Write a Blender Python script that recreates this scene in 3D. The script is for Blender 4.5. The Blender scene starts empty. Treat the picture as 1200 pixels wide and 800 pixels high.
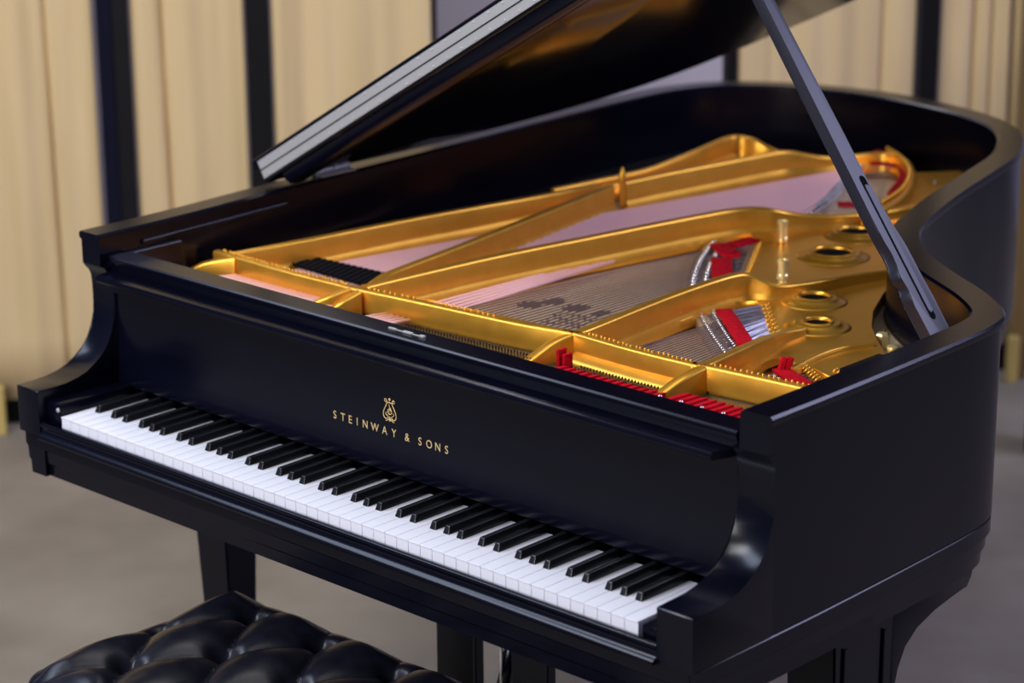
import bpy, bmesh, math, random
from mathutils import Vector, Matrix
random.seed(7)
S = bpy.context.scene
C = S.collection

# ------------------------------------------------------------------ camera
cd = bpy.data.cameras.new('camera'); cam = bpy.data.objects.new('camera', cd); C.objects.link(cam)
cd.sensor_width = 36.0; cd.lens = 86.086
R0 = ((0.728205, 0.685318, -0.007532), (-0.195174, 0.217898, 0.956257), (0.656982, -0.694881, 0.292431))
M = Matrix.Identity(4)
for c in range(3):
    for r in range(3):
        M[r][c] = R0[c][r]
M.translation = Vector((3.110, -2.2257, 1.9995))
cam.matrix_world = M
cd.dof.use_dof = True; cd.dof.focus_distance = 3.55; cd.dof.aperture_fstop = 3.5
cd.clip_start = 0.05
S.camera = cam

# ------------------------------------------------------------------ colour, world, light
vs = S.view_settings
vs.view_transform = 'Standard'; vs.look = 'None'; vs.gamma = 1.0; vs.use_curve_mapping = False
vs.exposure = 0.0
W = bpy.data.worlds.new('room_air'); S.world = W; W.use_nodes = True
bg = W.node_tree.nodes['Background']
bg.inputs[0].default_value = (0.42, 0.52, 1.0, 1); bg.inputs[1].default_value = 0.17

def area(name, loc, target, sx, sy, power, col):
    l = bpy.data.lights.new(name, 'AREA'); l.shape = 'RECTANGLE'; l.size = sx; l.size_y = sy
    l.energy = power; l.color = col
    o = bpy.data.objects.new(name, l); C.objects.link(o); o.location = loc
    o.rotation_euler = (Vector(target) - Vector(loc)).to_track_quat('-Z', 'Y').to_euler()
    return o
area('ceiling_light_front', (-1.3, -1.5, 3.3), (0.7, 0.3, 0.8), 2.4, 0.9, 60, (0.66, 0.76, 1.0))
area('ceiling_light_middle', (1.0, 0.2, 3.6), (0.7, 0.4, 0.8), 1.6, 1.2, 16, (1.0, 0.95, 0.90))
area('fill_front_low', (0.9, -3.7, 2.1), (0.6, 0.3, 0.85), 1.8, 1.2, 95, (1.0, 0.97, 0.97))  # added fill on the camera side for low frontal light; source unseen
area('window_light', (3.6, 3.6, 3.4), (1.0, 0.8, 0.9), 2.2, 1.5, 125, (0.64, 0.64, 1.0))
area('fill_curtains', (-0.2, -1.7, 2.9), (-1.2, 2.1, 0.2), 1.4, 0.8, 36, (1.0, 0.95, 0.92))  # unseen fill, placed in front and aimed at the curtains
area('fill_curtains_high', (-0.1, 0.9, 3.5), (-1.2, 2.1, 0.1), 1.2, 0.8, 16, (1.0, 0.95, 0.88))  # second added fill, overhead, aimed at the curtains
area('fill_back_wall', (-1.6, 2.6, 3.3), (-1.5, 3.1, 0.6), 0.8, 0.8, 22, (0.92, 0.9, 1.0))  # added light for the wall behind the curtains, no lamp seen

# ------------------------------------------------------------------ helpers
def mat(name, col, rough=0.5, metal=0.0, spec=0.5, coat=0.0, sheen=0.0):
    m = bpy.data.materials.new(name); m.use_nodes = True
    b = m.node_tree.nodes['Principled BSDF']
    b.inputs['Base Color'].default_value = (*col, 1); b.inputs['Roughness'].default_value = rough
    b.inputs['Metallic'].default_value = metal; b.inputs['Specular IOR Level'].default_value = spec
    b.inputs['Coat Weight'].default_value = coat; b.inputs['Sheen Weight'].default_value = sheen
    return m
def noise_mix(m, c1, c2, scale, detail=4, stretch=(1, 1, 1), rough=None, bump=0.0, bscale=None, bdist=0.002):
    nt = m.node_tree; b = nt.nodes['Principled BSDF']
    tc = nt.nodes.new('ShaderNodeTexCoord'); mp = nt.nodes.new('ShaderNodeMapping')
    mp.inputs['Scale'].default_value = stretch
    nt.links.new(tc.outputs['Object'], mp.inputs['Vector'])
    n = nt.nodes.new('ShaderNodeTexNoise'); n.inputs['Scale'].default_value = scale; n.inputs['Detail'].default_value = detail
    nt.links.new(mp.outputs[0], n.inputs['Vector'])
    r = nt.nodes.new('ShaderNodeValToRGB'); r.color_ramp.elements[0].position = 0.3; r.color_ramp.elements[1].position = 0.7
    r.color_ramp.elements[0].color = (*c1, 1); r.color_ramp.elements[1].color = (*c2, 1)
    nt.links.new(n.outputs['Fac'], r.inputs[0]); nt.links.new(r.outputs[0], b.inputs['Base Color'])
    if rough:
        q = nt.nodes.new('ShaderNodeMapRange'); q.inputs['To Min'].default_value = rough[0]; q.inputs['To Max'].default_value = rough[1]
        nt.links.new(n.outputs['Fac'], q.inputs['Value']); nt.links.new(q.outputs[0], b.inputs['Roughness'])
    if bump:
        n2 = n
        if bscale:
            n2 = nt.nodes.new('ShaderNodeTexNoise'); n2.inputs['Scale'].default_value = bscale; n2.inputs['Detail'].default_value = 3
            nt.links.new(mp.outputs[0], n2.inputs['Vector'])
        bp = nt.nodes.new('ShaderNodeBump'); bp.inputs['Strength'].default_value = bump; bp.inputs['Distance'].default_value = bdist
        nt.links.new(n2.outputs['Fac'], bp.inputs['Height']); nt.links.new(bp.outputs[0], b.inputs['Normal'])
    return m
M_black = noise_mix(mat('satin_black_lacquer', (0.006, 0.006, 0.009), 0.3, spec=0.27), (0.0012, 0.0015, 0.0052), (0.0020, 0.0024, 0.0078), 6, rough=(0.19, 0.25), stretch=(1, 1, 6))
M_lidblack = mat('lid_black_lacquer', (0.004, 0.004, 0.006), 0.10, spec=0.4)
M_prop = mat('prop_black_lacquer', (0.010, 0.010, 0.020), 0.42)
M_gold = noise_mix(mat('plate_gold', (0.8, 0.45, 0.07), 0.36, 0.78), (0.86, 0.43, 0.045), (0.92, 0.47, 0.055), 40, rough=(0.30, 0.40), bump=0.05, bdist=0.001)
M_brass = mat('brass', (0.95, 0.80, 0.36), 0.30, 0.6)
M_steel = mat('nickel', (0.50, 0.50, 0.49), 0.38, 0.4)
M_chrome = mat('steel_pin', (0.9, 0.9, 0.93), 0.2, 0.9)
M_copper = mat('copper_winding', (0.95, 0.56, 0.50), 0.45, 0.12)
M_wire = mat('steel_wire', (0.16, 0.09, 0.06), 0.6, 0.1, spec=0.3)
M_tail = mat('bright_wire', (0.6, 0.6, 0.66), 0.3, 0.8)
M_white = mat('white_key_plastic', (0.77, 0.79, 0.86), 0.28)
M_ebony = mat('black_key_plastic', (0.008, 0.008, 0.010), 0.25)
M_wood = noise_mix(mat('spruce_soundboard', (0.4, 0.3, 0.2), 0.5), (0.72, 0.53, 0.30), (0.86, 0.66, 0.41), 30, stretch=(9, 0.5, 1))
M_bridge = noise_mix(mat('maple_bridge', (0.5, 0.4, 0.28), 0.5), (0.40, 0.30, 0.20), (0.55, 0.43, 0.30), 30)
M_red = noise_mix(mat('red_felt', (0.6, 0.01, 0.02), 0.9, spec=0.1), (0.42, 0.003, 0.010), (0.62, 0.006, 0.018), 120, bump=0.3)
M_feltshade = mat('felt_and_shade_black', (0.005, 0.005, 0.006), 0.9, spec=0.1)  # real felts, plus the black that stands for shade in the ring holes
M_pinweb = noise_mix(mat('pin_field', (0.05, 0.03, 0.02), 0.5), (0.03, 0.02, 0.012), (0.09, 0.06, 0.03), 60)
M_decal = noise_mix(mat('decal_ink', (0.05, 0.05, 0.06), 0.6), (0.035, 0.035, 0.045), (0.10, 0.085, 0.07), 90)
M_leather = noise_mix(mat('black_leather', (0.008, 0.008, 0.012), 0.36, spec=0.32), (0.004, 0.004, 0.008), (0.007, 0.007, 0.013), 50, rough=(0.27, 0.38), bump=0.12, bscale=220, bdist=0.0008)
M_ink_gold = mat('gold_leaf', (0.85, 0.62, 0.26), 0.4, 0.4)
M_rubber = mat('rubber', (0.02, 0.02, 0.02), 0.7)
M_brownboard = noise_mix(mat('rim_shelf_wood', (0.10, 0.06, 0.03), 0.5), (0.07, 0.04, 0.02), (0.15, 0.09, 0.04), 20, stretch=(1, 4, 1))

def link(o, parent=None):
    C.objects.link(o)
    if parent is not None:
        o.parent = parent
        o.matrix_parent_inverse = parent.matrix_world.inverted()
    return o
def obj(name, bm, m, parent=None, smooth=False, ang=None):
    bmesh.ops.recalc_face_normals(bm, faces=bm.faces)
    me = bpy.data.meshes.new(name); bm.to_mesh(me); bm.free()
    me.materials.append(m)
    if smooth or ang:
        for p in me.polygons: p.use_smooth = True
        if ang: me.set_sharp_from_angle(angle=math.radians(ang))
    return link(bpy.data.objects.new(name, me), parent)
def tag(o, label=None, cat=None, group=None, kind=None):
    if label: o['label'] = label
    if cat: o['category'] = cat
    if group: o['group'] = group
    if kind: o['kind'] = kind
    return o
def empty(name, loc):
    o = bpy.data.objects.new(name, None); o.location = loc; C.objects.link(o)
    bpy.context.view_layer.update()
    return o
def box(bm, x0, x1, y0, y1, z0, z1, bev=0.0, seg=2):
    r = bmesh.ops.create_cube(bm, size=1.0)
    vs_ = r['verts']
    for v in vs_:
        v.co = Vector((x0 + (v.co.x + .5) * (x1 - x0), y0 + (v.co.y + .5) * (y1 - y0), z0 + (v.co.z + .5) * (z1 - z0)))
    if bev:
        es = list({e for v in vs_ for e in v.link_edges})
        bmesh.ops.bevel(bm, geom=es, offset=bev, segments=seg, affect='EDGES', profile=0.5)
    return bm
def prism(bm, poly, axis, a, b, bev=0.0, seg=2):
    """polygon in the plane normal to axis, extruded from a to b"""
    def pt(p, t):
        if axis == 'x': return Vector((t, p[0], p[1]))
        if axis == 'y': return Vector((p[0], t, p[1]))
        return Vector((p[0], p[1], t))
    lo = [bm.verts.new(pt(p, a)) for p in poly]; hi = [bm.verts.new(pt(p, b)) for p in poly]
    n = len(poly)
    f1 = bm.faces.new(lo); f2 = bm.faces.new(list(reversed(hi)))
    sides = [bm.faces.new((lo[i], hi[i], hi[(i + 1) % n], lo[(i + 1) % n])) for i in range(n)]
    if bev:
        bmesh.ops.bevel(bm, geom=list(set(f1.edges) | set(f2.edges)), offset=bev, segments=seg, affect='EDGES', profile=0.5)
    return bm
def spline(pts, n=6, closed=False):
    P = [Vector(p) for p in pts]; out = []; N = len(P)
    rng = N if closed else N - 1
    for i in range(rng):
        if closed: p0, p1, p2, p3 = P[(i - 1) % N], P[i], P[(i + 1) % N], P[(i + 2) % N]
        else: p0, p1, p2, p3 = P[max(i - 1, 0)], P[i], P[i + 1], P[min(i + 2, N - 1)]
        for k in range(n):
            t = k / n
            # centripetal-like damping
            m1 = (p2 - p0) * .5; m2 = (p3 - p1) * .5
            L = (p2 - p1).length
            if m1.length > L: m1 *= L / m1.length
            if m2.length > L: m2 *= L / m2.length
            t2, t3 = t * t, t * t * t
            out.append((2 * t3 - 3 * t2 + 1) * p1 + (t3 - 2 * t2 + t) * m1 + (-2 * t3 + 3 * t2) * p2 + (t3 - t2) * m2)
    if not closed: out.append(P[-1].copy())
    return out
def sweep(bm, path, prof, closed=False, caps=True):
    """prof: list of (lateral offset to the LEFT of travel, z); path points xy(z added)"""
    n = len(path); rings = []
    for i, p in enumerate(path):
        a = path[i - 1] if (i > 0 or closed) else p
        b = path[(i + 1) % n] if (i < n - 1 or closed) else p
        t = Vector((b.x - a.x, b.y - a.y)); t.normalize()
        nn = Vector((-t.y, t.x))
        rings.append([bm.verts.new((p.x + nn.x * o, p.y + nn.y * o, (p.z if len(p) > 2 else 0) + z)) for o, z in prof])
    m = len(prof)
    for i in range(n if closed else n - 1):
        A, B = rings[i], rings[(i + 1) % n]
        for k in range(m):
            bm.faces.new((A[k], B[k], B[(k + 1) % m], A[(k + 1) % m]))
    if caps and not closed:
        bm.faces.new(rings[0]); bm.faces.new(list(reversed(rings[-1])))
    return bm
def tube(bm, pts, r, seg=8, r2=None):
    P = [Vector(p) for p in pts]; rings = []; n = len(P)
    up = Vector((0, 0, 1))
    for i, p in enumerate(P):
        t = (P[min(i + 1, n - 1)] - P[max(i - 1, 0)]).normalized()
        u = t.cross(up)
        if u.length < 1e-3: u = t.cross(Vector((1, 0, 0)))
        u.normalize(); v = u.cross(t)
        rr = r if r2 is None else r + (r2 - r) * i / (n - 1)
        rings.append([bm.verts.new(p + (u * math.cos(2 * math.pi * k / seg) + v * math.sin(2 * math.pi * k / seg)) * rr) for k in range(seg)])
    for i in range(n - 1):
        for k in range(seg):
            bm.faces.new((rings[i][k], rings[i][(k + 1) % seg], rings[i + 1][(k + 1) % seg], rings[i + 1][k]))
    bm.faces.new(rings[0]); bm.faces.new(rings[-1])
    return bm
def lathe(bm, prof, cx, cy, seg=32, closed=False):
    rings = []
    for r, z in prof:
        rings.append([bm.verts.new((cx + r * math.cos(2 * math.pi * k / seg), cy + r * math.sin(2 * math.pi * k / seg), z)) for k in range(seg)])
    m = len(prof)
    for i in range(m if closed else m - 1):
        A, B = rings[i], rings[(i + 1) % m]
        for k in range(seg):
            bm.faces.new((A[k], A[(k + 1) % seg], B[(k + 1) % seg], B[k]))
    if not closed:
        bm.faces.new(rings[0]); bm.faces.new(rings[-1])
    return bm
def flat_with_holes(name, outer, holes, z0, z1, m, parent):
    cu = bpy.data.curves.new(name, 'CURVE'); cu.dimensions = '2D'; cu.fill_mode = 'BOTH'
    cu.extrude = (z1 - z0) / 2 - 0.001; cu.bevel_depth = 0.001; cu.bevel_resolution = 1
    for loop in [outer] + holes:
        s = cu.splines.new('POLY'); s.points.add(len(loop) - 1); s.use_cyclic_u = True
        for i, p in enumerate(loop): s.points[i].co = (p[0], p[1], 0, 1)
    t = bpy.data.objects.new(name + '_curve', cu); C.objects.link(t)
    dg = bpy.context.evaluated_depsgraph_get(); dg.update()
    me = bpy.data.meshes.new_from_object(t.evaluated_get(dg)); me.name = name
    bpy.data.objects.remove(t)
    me.materials.clear(); me.materials.append(m)
    for v in me.vertices: v.co.z += (z0 + z1) / 2
    return link(bpy.data.objects.new(name, me), parent)

DATA = {'strut_a': [(0.003, 0.37, 0.93), (0.017, 0.45, 0.93), (0.033, 0.554, 0.93), (0.058, 0.739, 0.93), (0.085, 0.886, 0.93), (0.1, 1.007, 0.927), (0.102, 1.123, 0.922), (0.091, 1.203, 0.916), (0.074, 1.245, 0.905)],
 'strut_far': [(0.034, 1.15, 0.908), (0.048, 1.258, 0.908), (0.065, 1.378, 0.91), (0.071, 1.436, 0.915), (0.072, 1.542, 0.925), (0.06, 1.64, 0.93), (0.065, 1.677, 0.93), (0.101, 1.685, 0.925), (0.131, 1.693, 0.912), (0.194, 1.693, 0.9)],
 'strut_b': [(0.318, 0.406, 0.93), (0.293, 0.467, 0.93), (0.258, 0.665, 0.93), (0.216, 0.883, 0.93), (0.161, 1.177, 0.93)],
 'strut_c': [(0.16, 1.213, 0.93), (0.17, 1.317, 0.93), (0.196, 1.468, 0.93), (0.214, 1.595, 0.93), (0.221, 1.627, 0.93), (0.235, 1.648, 0.926), (0.253, 1.67, 0.918), (0.272, 1.702, 0.912), (0.285, 1.742, 0.908), (0.3, 1.786, 0.908), (0.317, 1.816, 0.909), (0.342, 1.821, 0.91), (0.376, 1.805, 0.91), (0.421, 1.763, 0.91), (0.472, 1.698, 0.91), (0.536, 1.592, 0.91), (0.579, 1.484, 0.91), (0.593, 1.409, 0.91), (0.593, 1.368, 0.908)],
 'strut_d': [(0.323, 0.382, 0.93), (0.326, 0.427, 0.93), (0.349, 0.655, 0.93), (0.387, 0.872, 0.93), (0.414, 1.025, 0.93), (0.442, 1.159, 0.93), (0.463, 1.207, 0.93), (0.49, 1.235, 0.927), (0.505, 1.266, 0.918), (0.525, 1.296, 0.911), (0.552, 1.333, 0.907), (0.579, 1.389, 0.905), (0.6, 1.453, 0.903), (0.606, 1.527, 0.9)],
 'strut_e': [(0.744, 0.408, 0.93), (0.75, 0.431, 0.93), (0.727, 0.649, 0.93), (0.721, 0.786, 0.93), (0.726, 0.842, 0.93), (0.734, 0.859, 0.926), (0.761, 0.875, 0.913), (0.772, 0.89, 0.909), (0.78, 0.914, 0.907), (0.795, 0.965, 0.905), (0.811, 1.039, 0.903), (0.834, 1.117, 0.9)],
 'strut_f': [(0.992, 0.412, 0.93), (0.994, 0.436, 0.93), (0.967, 0.56, 0.922), (0.944, 0.643, 0.912), (0.927, 0.698, 0.903), (0.926, 0.754, 0.897)],
 'ridge_g': [(1.024, 0.587, 0.893), (1.015, 0.635, 0.893), (1.011, 0.684, 0.893), (1.017, 0.731, 0.893), (1.037, 0.773, 0.893)],
 'noses_a': [(0.016, 0.359, 0.93), (-0.027, 0.335, 0.918), (-0.055, 0.31, 0.9)],
 'noses_b': [(0.3, 0.355, 0.93), (0.282, 0.335, 0.918), (0.252, 0.312, 0.9)],
 'noses_c': [(0.325, 0.35, 0.93), (0.318, 0.334, 0.918), (0.3, 0.316, 0.9)],
 'noses_d': [(0.734, 0.41, 0.93), (0.725, 0.381, 0.92), (0.717, 0.333, 0.9)],
 'noses_e': [(0.986, 0.407, 0.93), (0.981, 0.374, 0.92), (0.97, 0.33, 0.9)],
 'bass_bridge': [(0.449, 1.381, 0.885), (0.425, 1.467, 0.885), (0.381, 1.576, 0.885), (0.323, 1.69, 0.885), (0.287, 1.77, 0.885)],
 'tenor_bridge': [(0.619, 0.861, 0.885), (0.571, 0.926, 0.885), (0.518, 1.007, 0.885), (0.475, 1.085, 0.885)],
 'treble_bridge': [(0.732, 0.75, 0.885), (0.8, 0.689, 0.885), (0.888, 0.615, 0.885)],
 'high_bridge': [(1.044, 0.555, 0.885), (1.094, 0.529, 0.885)],
 'open2': [(0.224, 0.538, 0.885), (0.222, 0.743, 0.885), (0.22, 0.923, 0.885), (0.268, 1.151, 0.885), (0.313, 1.322, 0.885), (0.449, 1.381, 0.885), (0.533, 1.455, 0.885), (0.483, 1.666, 0.885), (0.387, 1.817, 0.885), (0.305, 1.9, 0.885), (0.247, 1.871, 0.885), (0.185, 1.763, 0.885), (0.113, 1.658, 0.885), (0.08, 1.426, 0.885), (0.08, 1.31, 0.885), (0.118, 1.034, 0.885), (0.18, 0.744, 0.885), (0.219, 0.569, 0.885)],
 'hitch_tenor': [(0.676, 0.909, 0.89), (0.639, 0.963, 0.89), (0.604, 1.02, 0.89), (0.567, 1.079, 0.89), (0.532, 1.135, 0.89)],
 'hitch_treble': [(0.773, 0.837, 0.89), (0.807, 0.801, 0.89), (0.839, 0.765, 0.89), (0.887, 0.714, 0.89)],
 'hitch_treble2': [(0.778, 0.842, 0.89), (0.819, 0.798, 0.89), (0.855, 0.76, 0.89), (0.889, 0.727, 0.89)],
 'hitch_high': [(1.009, 0.62, 0.89), (1.033, 0.602, 0.89), (1.044, 0.595, 0.89), (1.065, 0.58, 0.89), (1.079, 0.571, 0.89), (1.09, 0.57, 0.89)],
 'hitch_high2': [(1.069, 0.628, 0.89), (1.078, 0.625, 0.89), (1.075, 0.639, 0.89), (1.092, 0.627, 0.89)],
 'gold_bar': [(1.043, 0.617, 0.89), (1.089, 0.596, 0.89)],
 'felt_tenor1': [(0.641, 0.904, 0.889), (0.545, 1.019, 0.889)],
 'felt_tenor2': [(0.481, 1.094, 0.889), (0.536, 1.057, 0.889), (0.553, 1.064, 0.889)],
 'felt_tenor3': [(0.502, 1.105, 0.889), (0.505, 1.164, 0.889)],
 'felt_treble': [(0.747, 0.772, 0.889), (0.8, 0.728, 0.889), (0.891, 0.648, 0.889)],
 'felt_high': [(1.006, 0.582, 0.889), (1.046, 0.562, 0.889), (1.086, 0.543, 0.889)],
 'felt_high_up': [(1.01, 0.579, 0.889), (0.972, 0.626, 0.889), (1.016, 0.585, 0.889), (0.987, 0.639, 0.889)],
 'felt_bass1': [(0.47, 1.466, 0.889), (0.496, 1.489, 0.889)],
 'felt_bass2': [(0.276, 1.799, 0.889), (0.314, 1.811, 0.889), (0.368, 1.818, 0.889)],
 'felt_bass3': [(0.258, 1.891, 0.893), (0.298, 1.879, 0.893), (0.37, 1.817, 0.893), (0.433, 1.732, 0.893), (0.495, 1.604, 0.893)],
 'tail_pins': [(0.321, 1.839, 0.912), (0.355, 1.816, 0.912), (0.398, 1.781, 0.912), (0.439, 1.737, 0.912), (0.475, 1.69, 0.912), (0.517, 1.62, 0.912), (0.547, 1.554, 0.912), (0.565, 1.497, 0.912), (0.574, 1.46, 0.912)],
 'cut': [(0.839, 1.129, 0.885), (0.881, 1.025, 0.885), (0.927, 0.932, 0.885), (0.976, 0.859, 0.885), (1.022, 0.807, 0.885), (1.086, 0.745, 0.885)],
 'open3': [(0.292, 0.499, 0.885), (0.367, 0.895, 0.885), (0.395, 1.096, 0.885), (0.42, 1.217, 0.885), (0.453, 1.221, 0.885), (0.492, 1.181, 0.885), (0.532, 1.12, 0.885), (0.572, 1.054, 0.885), (0.618, 0.983, 0.885), (0.676, 0.912, 0.885), (0.679, 0.729, 0.885), (0.674, 0.526, 0.885)],
 'open4': [(0.72, 0.524, 0.885), (0.73, 0.69, 0.885), (0.719, 0.812, 0.885), (0.749, 0.859, 0.885), (0.819, 0.789, 0.885), (0.872, 0.734, 0.885), (0.887, 0.644, 0.885), (0.906, 0.526, 0.885)],
 'open5': [(0.961, 0.508, 0.885), (0.963, 0.635, 0.885), (0.996, 0.629, 0.885), (1.045, 0.606, 0.885), (1.085, 0.586, 0.885), (1.108, 0.52, 0.885)],
 'open1': [(-0.03, 0.451, 0.885), (-0.03, 0.621, 0.885), (-0.022, 0.859, 0.885), (0.034, 1.031, 0.885), (0.052, 1.228, 0.885), (0.136, 0.833, 0.885), (0.198, 0.579, 0.885), (0.217, 0.481, 0.885)],
 'decal': [(0.434, 0.651, 0.862), (0.45, 0.692, 0.862), (0.504, 0.686, 0.862), (0.556, 0.691, 0.862), (0.552, 0.615, 0.862)],
 'damp': [(-0.022, 0.487, 0.889), (0.209, 0.477, 0.889), (-0.034, 0.527, 0.889), (0.193, 0.534, 0.889)]}


# ================================================================== SETTING
M_floor = noise_mix(mat('concrete_floor', (0.25, 0.22, 0.19), 0.6), (0.185, 0.160, 0.125), (0.300, 0.262, 0.210), 3.2, detail=10, rough=(0.45, 0.7), bump=0.2, bscale=60, bdist=0.002)
bm = bmesh.new(); box(bm, -6, 7, -5, 7, -0.1, 0.0)
tag(obj('floor', bm, M_floor), 'grey brown mottled concrete floor under the piano', kind='structure')
M_wall = noise_mix(mat('pale_wall', (0.55, 0.52, 0.58), 0.8), (0.52, 0.49, 0.55), (0.58, 0.55, 0.61), 1.5)
A0 = Vector((-1.85, 1.10, 0)); DS = Vector((0.62090172, 0.78388842, 0)); DN = Vector((-0.78388842, 0.62090172, 0))
def WP(s, o, z): return A0 + DS * s + DN * o + Vector((0, 0, z))
def wbox(bm, s0, s1, o0, o1, z0, z1, bev=0):
    r = bmesh.ops.create_cube(bm, size=1.0)
    for v in r['verts']:
        v.co = WP(s0 + (v.co.x + .5) * (s1 - s0), o0 + (v.co.y + .5) * (o1 - o0), z0 + (v.co.z + .5) * (z1 - z0))
    if bev:
        bmesh.ops.bevel(bm, geom=list({e for v in r['verts'] for e in v.link_edges}), offset=bev, segments=1, affect='EDGES')
    return bm
bm = bmesh.new(); wbox(bm, -2.5, 5.5, 1.3, 1.4, 0, 3.0)
tag(obj('wall_back', bm, M_wall), 'pale lavender wall seen through the gap between curtains', kind='structure')

# curtains -----------------------------------------------------------
def cloth_mat(name, c1, c2):
    return noise_mix(mat(name, c1, 0.85, sheen=0.2), c1, c2, 5, stretch=(4, 4, 0.35), bump=0.15, bscale=60, bdist=0.002)
M_cloth = cloth_mat('cream_cloth', (0.62, 0.455, 0.225), (0.69, 0.515, 0.27))
def curtain(s0, s1, folds, z0, label, amp=0.006, z1=2.55, m=None):
    bm = bmesh.new(); ns = int((s1 - s0) / 0.006); nz = 16; grid = []
    for i in range(ns + 1):
        s = s0 + (s1 - s0) * i / ns; row = []
        for k in range(nz + 1):
            z = z0 + (z1 - z0) * k / nz
            o = 0.004 * math.sin(s * 31 + 0.6 * math.sin(z * 2.1)) + 0.003 * math.sin(s * 77 + z)
            for fs, fw, fd in folds:
                d = (s - fs - 0.012 * (z - 1.0) * math.sin(fs * 50)) / fw
                o += fd * math.exp(-d * d)
            row.append(bm.verts.new(WP(s, o, z)))
        grid.append(row)
    for i in range(ns):
        for k in range(nz):
            bm.faces.new((grid[i][k], grid[i + 1][k], grid[i + 1][k + 1], grid[i][k + 1]))
    o = obj('curtain', bm, m or M_cloth, smooth=True)
    sol = o.modifiers.new('thickness', 'SOLIDIFY'); sol.thickness = 0.004
    tag(o, label, 'curtain', group='cream cloth curtains behind the piano')
    return o
curtain(-0.75, 0.315, [(0.203, 0.006, 0.030), (0.13, 0.03, -0.006), (0.245, 0.02, -0.006), (-0.1, 0.02, 0.02)], 0.075, 'cream cloth curtain at the far left beyond the piano arm')
curtain(0.408, 0.679, [(0.482, 0.008, 0.028), (0.43, 0.02, -0.008), (0.62, 0.02, 0.006)], 0.075, 'cream cloth curtain between the two black posts left of the raised lid')
curtain(0.748, 1.137, [(0.83, 0.03, 0.006), (0.98, 0.03, -0.005), (0.765, 0.012, -0.008)], 0.075, 'cream cloth curtain ending beside the pale wall above the lid hinge')
curtain(1.912, 2.372, [(2.29, 0.008, 0.016), (2.1, 0.03, -0.006), (2.0, 0.015, 0.008)], 0.10, 'cream cloth curtain behind the tail of the piano')
curtain(2.438, 2.655, [(2.53, 0.01, 0.02), (2.575, 0.008, 0.02), (2.61, 0.007, -0.016), (2.63, 0.005, 0.012)], 0.09, 'cream cloth curtain with gathered folds at the far right')
M_post = mat('black_post_paint', (0.004, 0.0035, 0.004), 0.5, spec=0.25)
M_postblue = mat('navy_post_velour', (0.006, 0.006, 0.016), 0.9, spec=0.1)
def post(s0, s1, o0, o1, label, m=None, strap=None):
    r = empty('partition_post', WP((s0 + s1) / 2, 0, 0))
    bm = bmesh.new(); wbox(bm, s0, s1, o0, o1, 0.012, 2.62, 0.003); obj('upright', bm, m or M_post, r)
    bm = bmesh.new(); wbox(bm, s0 - 0.03, s1 + 0.03, o0 - .02, o1 + 0.03, 0.0, 0.012, 0.002); obj('foot_plate', bm, M_post, r)
    if strap:
        bm = bmesh.new(); wbox(bm, strap[0], strap[1], o0 - 0.006, o0 - 0.0005, 0.05, 2.6, 0.001); tag(obj('velour_strip', bm, M_postblue, r), 'dark navy strip down the post')
    tag(r, label, 'post', group='black posts between the curtains')
post(0.326, 0.404, -0.02, 0.03, 'widest black post, with a navy strip, behind the left end of the piano', strap=(0.328, 0.362))
post(0.684, 0.742, -0.02, 0.03, 'black post just left of the raised lid corner')
post(1.139, 1.152, -0.005, 0.02, 'thin black upright at the edge of the pale wall gap')
post(1.880, 1.908, -0.02, 0.03, 'narrow black post behind the tail, right of the pale wall gap')
post(2.380, 2.431, -0.02, 0.03, 'black post rising behind the curved tail at the right')
bm = bmesh.new(); wbox(bm, -0.76, 1.15, 0.035, 0.075, 0.0, 0.062, 0.003)
tag(obj('floor_rail', bm, M_post), 'long black rail on the floor under the left curtains', 'rail')
bm = bmesh.new(); wbox(bm, 1.88, 2.75, 0.035, 0.075, 0.0, 0.085, 0.003)
tag(obj('floor_rail', bm, M_post), 'short black rail on the floor under the right curtains', 'rail')
M_dark = mat('dark_backing', (0.02, 0.016, 0.012), 0.8)
bm = bmesh.new(); wbox(bm, -0.76, 1.14, 0.10, 0.12, 0.0, 0.12)  # dark strip added behind the gap below the hem
tag(obj('hem_gap_strip_1', bm, M_dark), 'dark strip added behind the gap under the left curtains', kind='structure')
M_yellow = noise_mix(mat('yellow_wood', (0.5, 0.36, 0.1), 0.6), (0.46, 0.33, 0.09), (0.56, 0.41, 0.13), 20, stretch=(3, 3, .4))
bm = bmesh.new(); wbox(bm, -0.02, 0.050, -0.06, -0.03, 0.0, 0.125, 0.002)
tag(obj('wooden_stake', bm, M_yellow), 'short yellow wooden board standing on the floor at the left edge', 'board')
bm = bmesh.new(); wbox(bm, 2.648, 2.70, -0.04, -0.02, 0.0, 2.5, 0.002)
M_amber = noise_mix(mat('amber_cloth', (0.20, 0.12, 0.03), 0.8), (0.17, 0.10, 0.025), (0.24, 0.15, 0.04), 20, stretch=(3, 3, .4))
tag(obj('hanging_strip', bm, M_amber), 'narrow amber brown strip hanging at the far right edge', 'strip')
bm = bmesh.new(); wbox(bm, 2.640, 2.668, -0.075, -0.05, -0.0, 0.125, 0.002)
tag(obj('wooden_stake', bm, M_yellow), 'short pale yellow wooden stake on the floor behind the right side of the piano', 'board')
bm = bmesh.new(); box(bm, 0.165, 0.26, 2.69, 2.79, 0.0, 0.235, 0.004)
tag(obj('stand_foot', bm, M_post), 'black block standing on the floor at the right edge', 'block')

# ================================================================== GRAND PIANO
P = empty('grand_piano', (0.6, 0.8, 0.0))
tag(P, 'black satin grand piano with raised lid, gold plate and open keyboard', 'piano')
ZT, ZS, ZW = 0.93, 0.885, 0.885
XR, XL = 1.327, -0.098
XI, YI = 1.2663, -0.0413
LI = -0.0413

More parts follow.
